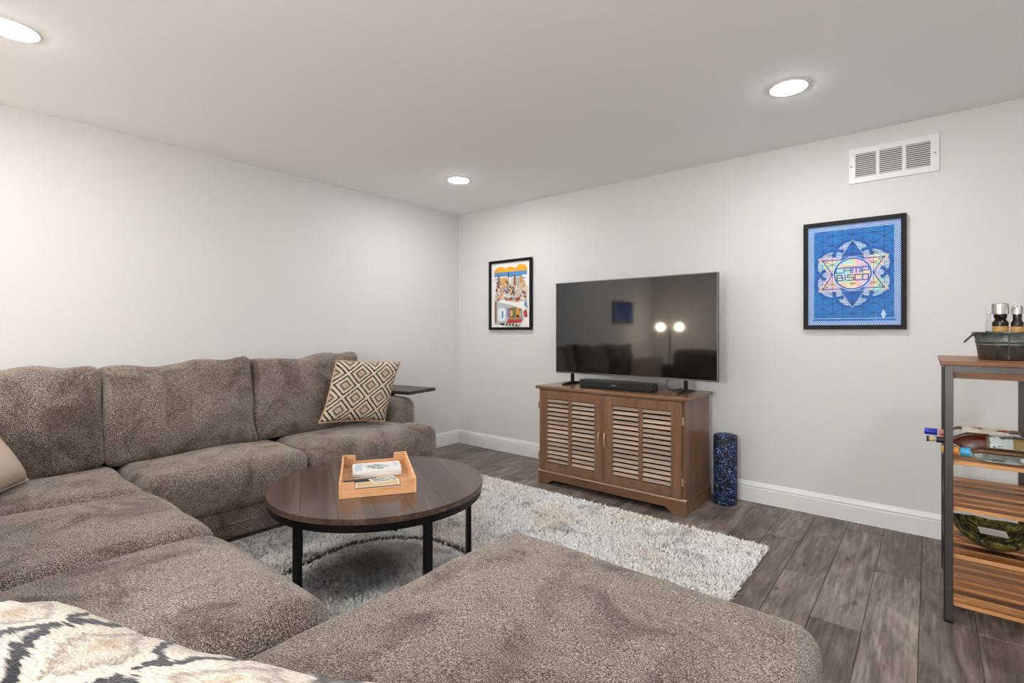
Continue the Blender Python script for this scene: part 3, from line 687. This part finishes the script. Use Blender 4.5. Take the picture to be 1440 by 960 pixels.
LET = {'C': [[(1,1),(0,1),(0,0),(1,0)]], 'A': [[(0,0),(0,1),(1,1),(1,0)], [(0,.45),(1,.45)]], 'M': [[(0,0),(0,1),(1,1),(1,0)], [(.5,1),(.5,0)]], 'P': [[(0,0),(0,1),(1,1),(1,.4),(0,.4)]],
    'B': [[(0,0),(0,1),(.9,1),(.9,.5),(0,.5)], [(.9,.5),(1,.5),(1,0),(0,0)]], 'I': [[(.5,0),(.5,1)]], 'S': [[(1,1),(0,1),(0,.52),(1,.52),(1,0),(0,0)]], 'O': [[(0,0),(0,1),(1,1),(1,0),(0,0)]],
    'X': [[(0,0),(1,1)], [(0,1),(1,0)]]}
def write(txt, cc, wl, hl, gap, sw, widths={}):
    tot = sum(wl*widths.get(ch, 1) for ch in txt) + gap*(len(txt)-1); u = cc[0]-tot/2
    for ch in txt:
        wch = wl*widths.get(ch, 1)
        for st in LET[ch]: a.line([(u+p[0]*wch, cc[1]-hl/2+p[1]*hl) for p in st], sw)
        u += wch+gap
a.up().ink(K_BLUE); write('CAMP', (c[0]-.002, c[1]+.022), .034, .030, .010, .0068, {'M': 1.15}); a.line([(c[0]-.06, c[1]+.044), (c[0]+.074, c[1]+.044)], .003)
a.ink(plain('ink_violet', (88, 68, 140), .4)); write('BISCO', (c[0], c[1]-.024), .030, .034, .0085, .0066, {'I': .35})
a.ink(K_INK); write('XIII', (c[0]+.002, c[1]-.062), .008, .011, .0035, .003, {'I': .3})
a.ink(K_LT).poly([(W-.085, .095), (W-.072, .065), (W-.085, .035), (W-.098, .065)])
a.ink(K_INK).line([(b0+.01, b0+.005), (W*.62, b0+.005)], .0022)
part('print', a, a.mats, bp)
# -- colourful city poster
cp = framed('framed_poster', 'black framed white poster with a colourful hand-drawn city, left of the television', .465, 1.011, 1.209, 1.900, .026, M_FRAME)
def ink(n, rgb): return plain('ink_'+n, rgb, .45)
W, Hh = .546-.052, .691-.052
a = Art(.491, 1.235, -.0135); rr = random.Random(3)
I = {k: ink(k, v) for k, v in dict(white=(236,234,230), orange=(240,170,40), blue=(84,140,196), navy=(48,66,120), black=(34,30,32), red=(178,58,52), tan=(214,176,128), rose=(206,150,138), grey=(178,184,182), green=(96,128,84), brown=(132,92,64), pale=(214,226,234), gold=(222,150,44), lilac=(150,140,186), blush=(222,200,184)).items()}
def f(u, v): return (u*W, v*Hh)
a.ink(I['white']).rect(0, W, 0, Hh); a.up().ink(I['blue'])
for k in range(34):
    v = .70+.155*rr.random(); u = .08+.6*rr.random(); L = .12+.2*rr.random(); a.rect(u*W, min(.93, u+L)*W, v*Hh, (v+.012)*Hh); a.up() if k % 8 == 0 else 0
a.rect(.08*W, .92*W, .79*Hh, .86*Hh); a.up().ink(I['orange'])
for cu, ru, rv in ((.24,.17,.085), (.50,.15,.075), (.78,.15,.10)): a.poly([f(cu+ru*math.cos(t), .855+rv*math.sin(t)) for t in [PI*i/16 for i in range(17)]]); a.up()
a.ink(I['gold'])
for k in range(14): u = .12+.75*rr.random(); a.line([f(u, .868), f(u+.03, .88+.03*rr.random())], .003)
a.up().ink(I['blush']).poly([f(.09,.42), f(.16,.72), f(.34,.78), (f(.80,.74)), f(.94,.60), f(.92,.40), f(.5,.36)])
keys = ['tan','rose','white','red','gold','navy','grey','brown','orange','lilac','black','pale','white','tan']
for k in range(300):                                     # crowded hand-drawn blocks
    if k % 9 == 0: a.up()
    u = .1+.76*rr.random(); v = .40+.30*rr.random(); w_ = .03+.05*rr.random(); h_ = .012+.03*rr.random()
    if v > .62+.1*math.sin(u*6): continue
    j = [rr.uniform(-.012,.012) for _ in range(8)]
    a.ink(I[rr.choice(keys)]).poly([f(u+j[0],v+j[1]), f(u+w_+j[2],v+j[3]), f(u+w_+j[4],v+h_+j[5]), f(u+j[6],v+h_+j[7])])
a.up()
for u, v0, v1, w_, kk in ((.20,.62,.82,.035,'brown'), (.30,.66,.77,.08,'tan'), (.36,.68,.76,.05,'orange'), (.46,.66,.84,.018,'black'), (.50,.66,.76,.09,'white'), (.62,.64,.79,.04,'brown'), (.70,.64,.76,.06,'grey'), (.78,.66,.77,.05,'gold'), (.84,.60,.72,.05,'tan')):
    a.ink(I[kk]).rect((u-w_/2)*W, (u+w_/2)*W, v0*Hh, v1*Hh)
a.up().ink(I['black'])
for k in range(150): u = .1+.78*rr.random(); v = .40+.34*rr.random(); a.line([f(u,v), f(u+rr.uniform(-.05,.05), v+rr.uniform(-.03,.03))], .0022)
a.up().ink(I['white']); 
for k in range(9): u = .14+k*.085; a.ring(f(u, .50+.03*math.sin(k*2)), .008, .014, 12)
a.up().ink(I['grey']).poly([f(.10,.05), f(.10,.40), f(.30,.42), f(.62,.36), f(.80,.28), f(.84,.10), f(.5,.08)])
a.up().ink(I['white']).poly([f(.22,.385), f(.24,.425), f(.5,.40), f(.72,.36), f(.84,.25), f(.80,.23), f(.68,.315), f(.46,.355)])
a.up().ink(I['brown']).rect(.10*W, .15*W, .07*Hh, .40*Hh); a.ink(I['pale']).poly([f(.19,.10), f(.18,.27), f(.22,.305), f(.36,.30), f(.40,.26), f(.38,.11), f(.3,.085)])
a.up().ink(I['white']).disc(f(.30,.20), .035, .05); a.up().ink(I['blue']).rect(.28*W, .33*W, .14*Hh, .25*Hh); a.ink(I['lilac']).rect(.41*W, .48*W, .15*Hh, .30*Hh)
a.ink(I['brown']).poly([f(.48,.14), f(.47,.28), f(.56,.31), f(.80,.28), f(.80,.13)])
a.up()
for u, v, ru, rv, kk in ((.54,.22,.035,.06,'tan'), (.63,.22,.03,.07,'green'), (.70,.22,.045,.075,'gold'), (.77,.2,.02,.05,'grey'), (.55,.27,.02,.02,'orange'), (.68,.17,.05,.02,'tan')): a.ink(I[kk]).disc(f(u,v), ru*W, rv*Hh, 14)
a.up().ink(I['red']).poly([f(.42,.06), f(.45,.13), f(.82,.12), f(.78,.07)]); a.ink(I['red']).poly([f(.86,.15), f(.85,.24), f(.92,.27), f(.94,.16)]); a.ink(I['blue']).poly([f(.86,.33), f(.90,.42), f(.95,.28)])
a.up().ink(I['black']).poly([f(.24,.04), f(.26,.065), f(.76,.045), f(.72,.01)])
a.up().ink(I['white'])
for k in range(5): u = .34+k*.085; a.poly([f(u,.022), f(u+.035,.058), f(u+.065,.055), f(u+.03,.018)])
part('print', a, a.mats, cp)
# ------------------------------------------------------------------ iron and wood rack at the right
rk = thing('storage_rack', 'narrow gunmetal rack with slatted amber wood shelves at the right edge of the picture', 'rack', (4.1, -.76, 0))
rx0, rx1, ryf, ryb = 3.955, 4.262, -1.072, -.446; aw = .030
for px, sx in ((rx0, 1), (rx1, -1)):
    for py, sy in ((ryf, 1), (ryb, -1)):
        xs = sorted((px, px+sx*aw)); x2 = sorted((px, px+sx*.004)); ys = sorted((py, py+sy*.004)); y2 = sorted((py, py+sy*aw))
        pst = part('post', MB().box(xs[0], xs[1], ys[0], ys[1], .008, 1.056).box(x2[0], x2[1], y2[0], y2[1], .008, 1.0555), M_IRON, rk, .0008)
        part('foot', MB().lathe([(.016, 0), (.018, .004), (.010, .008)], (px+sx*.015, py+sy*.015, 0), n=12), M_BLACKP, pst)
top = part('top_board', B(rx0-.012, rx1+.012, ryf-.012, ryb+.012, 1.056, 1.074), M_RACK, rk, .002)
for yy in (ryf+.004, ryb-.007): part('top_rail', B(rx0+.004, rx1-.004, yy, yy+.003, 1.03, 1.056), M_IRON, rk)
for xx in (rx0+.004, rx1-.007): part('top_rail', B(xx, xx+.003, ryf+.007, ryb-.007, 1.03, 1.056), M_CHROME, rk, label='bright metal side rail')
part('apron', B(rx0+.012, rx1-.012, ryf+.06, ryf+.075, 1.0, 1.03), M_RACK, rk)
nsl = 7; sd = (ryb-ryf-.02)/nsl
smb = B(-(rx1-rx0)/2+.008, (rx1-rx0)/2-.008, -sd/2+.016, sd/2-.016, -.008, .008); smb.mi[2] = smb.mi[3] = 1; sl_me = smb.mesh('slat', [M_RACK, M_LITEDGE])  # front and back slat edges coloured paler to stand for light catching them
for zs in (.665, .475, .28, .082):
    for xx in (rx0+.0045, rx1-.0075): part('side_rail', B(xx, xx+.003, ryf+.005, ryb-.005, zs-.034, zs-.0185), M_CHROME, rk, label='bright metal side rail')
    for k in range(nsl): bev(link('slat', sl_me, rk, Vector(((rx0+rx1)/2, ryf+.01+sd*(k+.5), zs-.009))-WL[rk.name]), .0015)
# tub on top
tx, ty, tz = 4.165, -.77, 1.0745
tub = thing('metal_tub', 'oval galvanised dark metal tub on top of the rack', 'tub', (tx, ty, tz))
M_GALV = Mt('galvanised', (104, 110, 108), .42, .8); M_GALV.link(M_GALV.ramp(M_GALV.noise(M_GALV.co(), 22, 4, .6), [(.3, (74, 80, 79)), (.7, (122, 128, 125))]), 'Base Color'); M_GALV = M_GALV.m
part('body', MB().lathe([(.086,0), (.090,.004), (.096,.06), (.099,.063), (.097,.067), (.0985,.073), (.101,.076), (.099,.080), (.106,.112), (.110,.114), (.110,.119), (.105,.119), (.092,.06), (.086,.006), (.002,.006)], n=48, sy=1.25), M_GALV, tub, 0, True, angle=50)
part('seam', MB().tube([(-.002, -.113, .002), (-.002, -.121, .06), (-.002, -.134, .112)], .003, 6), M_GALV, tub, 0, True)
for s in (-1, 1):
    hd = part('handle', MB().tube([(s*.106, -.03, .108), (s*.135, -.03, .074), (s*.136, 0, .072), (s*.135, .03, .074), (s*.106, .03, .108)], .0028, 8), M_IRON, tub, 0, True)
    for yy in (-.03, .03): part('handle_ear', MB().lathe([(.008, -.004), (.008, .004)], (s*.106, yy, .108), 'x', 10), M_GALV, hd, 0, True)
M_GLASS = Mt('clear_glass', (235, 240, 238), .03); M_GLASS.b.inputs['Transmission Weight'].default_value = 1.; M_GLASS.b.inputs['IOR'].default_value = 1.3; M_GLASS = M_GLASS.m
def upright(x, y, r, h, label, capr, caph, glassm=None, lab=True):
    z = tz+.0065; t = thing('bottle', label, 'bottle', (x, y, z), 0, 'small bottles in the tub')
    bd = part('body', MB().lathe([(r*.9,0), (r,.004), (r,h*.80), (r*.7,h*.88), (capr*.8,h*.93), (capr*.8,h)], n=24), glassm or M_DKGL, t, 0, True)
    if lab: part('label', MB().lathe([(r+.0008,h*.60), (r+.0008,h*.72)], n=24, cap=False), M_GOLD, t, 0, True); part('neck_band', MB().lathe([(r+.0009,h*.76), (r+.0006,h*.82)], n=24, cap=False), M_BLACKP, t, 0, True)
    part('cap', MB().lathe([(capr,h), (capr,h+caph-.003), (capr*.9,h+caph)], n=24), M_CHROME, t, 0, True)
upright(4.146, -.78, .026, .190, 'dark bottle with a wide silver cap in the tub, taller of the capped pair', .0275, .046)
upright(4.197, -.79, .0195, .188, 'dark bottle with a rounded silver cap at the right of the tub', .018, .034)
upright(4.108, -.79, .010, .19, 'thin clear glass vial at the left of the tub', .008, .006, M_GLASS, False)
# bottles lying on the upper shelf
def lying(loc, segs, label, rz=0, grp='bottles lying on the rack'):
    """segs: list of (name, material, profile) with profile (radius, x) along the local x axis, neck at the left"""
    t = thing('bottle', label, 'bottle', loc, rz, grp)
    for nm, m, pr in segs: part(nm, MB().lathe(pr, (0,0,0), 'x', 28), m, t, 0, True, angle=40)
    return t
def lab_mat(name, base, c1, c2):
    m = Mt(name, base, .4); ff = m.noise(m.co(scale=(14, 30, 30)), 1, 3, .6); m.link(m.ramp(ff, [(.36, c1), (.42, base), (.60, base), (.64, c2)], 'CONSTANT'), 'Base Color'); return m.m
M_LBL = lab_mat('printed_label', (214, 206, 190), (150, 46, 40), (120, 116, 104)); M_BLUECAP = plain('blue_cap', (40, 52, 176), .35)
zsh = .665
lying((3.895, -.60, zsh+.041), [('cap', M_BLUECAP, [(.015,-.005), (.016,0), (.016,.042), (.015,.044)]), ('body', M_GLASS, [(.013,.044), (.013,.07), (.020,.085), (.038,.115), (.040,.13), (.040,.32), (.036,.328)]),
    ('label', M_LBL, [(.0408,.135), (.0408,.29)]), ('neck_label', plain('rose_label', (190, 120, 120), .4), [(.0145,.05), (.0145,.068)])], 'bottle with a blue cap lying rearmost on the upper rack shelf', -.03)
lying((3.905, -.855, zsh+.047), [('stopper_top', M_BLACKP, [(.013,-.006), (.013,.003)]), ('stopper', plain('cork', (200, 180, 140), .8), [(.011,.003), (.0115,.02)]), ('body', M_GLASS, [(.013,.02), (.013,.06), (.016,.075), (.036,.11), (.046,.13), (.046,.30), (.040,.308)]),
    ('neck_foil', M_BLACKP, [(.0138,.028), (.0138,.055)]), ('label', lab_mat('pale_label', (196, 204, 204), (104, 110, 108), (150, 160, 160)), [(.0466,.20), (.0466,.27)])], 'clear bottle with a cork stopper lying in the middle of the upper rack shelf', 0)
lying((3.96, -1.0, zsh+.030), [('cap', plain('orange_cap', (214, 140, 60), .4), [(.0165,-.01), (.0175,0), (.0175,.042), (.016,.044)]), ('body', M_GLASS, [(.015,.044), (.015,.075), (.020,.09), (.029,.11), (.029,.25), (.025,.256)]),
    ('neck_label', plain('sky_label', (60, 160, 205), .3), [(.0165,.048), (.0185,.08)])], 'small bottle with an orange cap and light blue neck band at the shelf front', 0)
lying((3.955, -.725, zsh+.029), [('cap', plain('red_orange_cap', (222, 96, 40), .4), [(.014,-.006), (.015,0), (.015,.045)]), ('body', plain('amber_glass', (110, 36, 22), .12), [(.0145,.045), (.016,.07), (.025,.11), (.028,.13), (.028,.28), (.024,.286)]),
    ('label', plain('yellow_label', (200, 170, 110), .4), [(.0286,.15), (.0286,.25)])], 'dark red bottle with an orange-red cap lying behind the corked bottle', 0)
# camouflage bag on the third shelf
def camo():
    m = Mt('camouflage', (84, 78, 36), .85); v = m.co()
    cc = m.ramp(m.noise(v, 24, 4, .6, 1.5), [(.40, (40, 36, 18)), (.47, (98, 92, 40)), (.56, (140, 128, 62)), (.62, (58, 54, 26))], 'CONSTANT'); m.link(cc, 'Base Color'); return m.m
bg = thing('cloth_bag', 'olive camouflage cloth bag slumped on the third rack shelf', 'bag', (4.12, -.84, .281))
mb = MB(); nA, nB = 32, 14
for j in range(nB+1):
    tt = j/nB
    for i in range(nA):
        an = 2*PI*i/nA; rr_ = .06+.075*math.sin(tt*PI*.5); sag = .012*math.cos(2*an)*tt
        q = Vector((rr_*math.cos(an)*1.02, rr_*1.3*math.sin(an), .003+.085*tt+sag-.012*tt*abs(math.sin(an))))
        mb.v.append(tuple(q + noise.noise_vector(q*22)*.007*tt))
mb.f = [(j*nA+i, j*nA+(i+1) % nA, (j+1)*nA+(i+1) % nA, (j+1)*nA+i) for j in range(nB) for i in range(nA)] + [tuple(range(nA))[::-1]]; mb.mi = [0]*len(mb.f)
o = part('cloth', mb, camo(), bg, 0, True, angle=80); s = o.modifiers.new('thick', 'SOLIDIFY'); s.thickness = .004
cd = thing('card', 'white card sticking out of the camouflage bag', 'card', (4.12, -.82, .330)); cd.rotation_euler = (.12, .05, .1)
part('stock', B(-.045, .045, -.03, .03, 0, .0025), M_PAPER, cd, 0, True)
# ------------------------------------------------------------------ seen only as reflections in the television, then an added fill lamp
fl = thing('floor_lamp', 'slim floor lamp with two glowing globes reflected in the television', 'floor lamp', (.58, -5.0, 0))
part('base', MB().lathe([(.13,0), (.13,.015), (.02,.025)], (.58,-5.0,0), n=24), M_BLACK, fl)
part('pole', MB().lathe([(.011,.02), (.011,1.26)], (.58,-5.0,0), n=12), M_BLACK, fl)
for dx in (-.16, .16):
    arm = part('arm', MB().tube([(.58,-5.0,1.2), (.58+dx*.6,-5.0,1.19), (.58+dx,-5.0,1.21)], .007, 8), M_BLACK, fl)
    part('globe', MB().lathe([(.004,-.05), (.036,-.04), (.052,-.015), (.052,.015), (.036,.04), (.004,.05)], (.58+dx,-5.0,1.265), n=20), M_GLOBE, arm)
sp2 = thing('framed_picture', 'dark blue landscape picture reflected in the television', 'picture', (0, -4.45, 1.35))
part('frame', B(.001, .022, -4.80, -4.10, 1.32, 1.68), M_FRAME, sp2, .002)
mk = Mt('blue_landscape', (30, 70, 150), .4); mk.link(mk.ramp(mk.noise(mk.co(), 4, 4, .6, 1), [(.35, (14, 30, 80)), (.55, (40, 90, 170)), (.7, (120, 170, 215))]), 'Base Color')
part('print', B(.022, .0225, -4.77, -4.13, 1.35, 1.65), mk.m, sp2)

pl_ = thing('floor_lamp', 'round unseen fill lamp added behind the camera', 'floor lamp', (3.5, -5.25, 0))  # unseen lamp, added to lift the room and ceiling brightness
part('base', MB().lathe([(.14,0), (.14,.015), (.02,.025)], (3.5,-5.25,0), n=24), M_BLACK, pl_)
part('pole', MB().lathe([(.011,.02), (.011,1.2)], (3.5,-5.25,0), n=12), M_BLACK, pl_)
part('fill_globe', MB().lathe([(.19*math.sin(PI*i/14)+.001, 1.37-.19*math.cos(PI*i/14)) for i in range(15)], (3.5,-5.25,0), n=28), M_FILL, pl_)
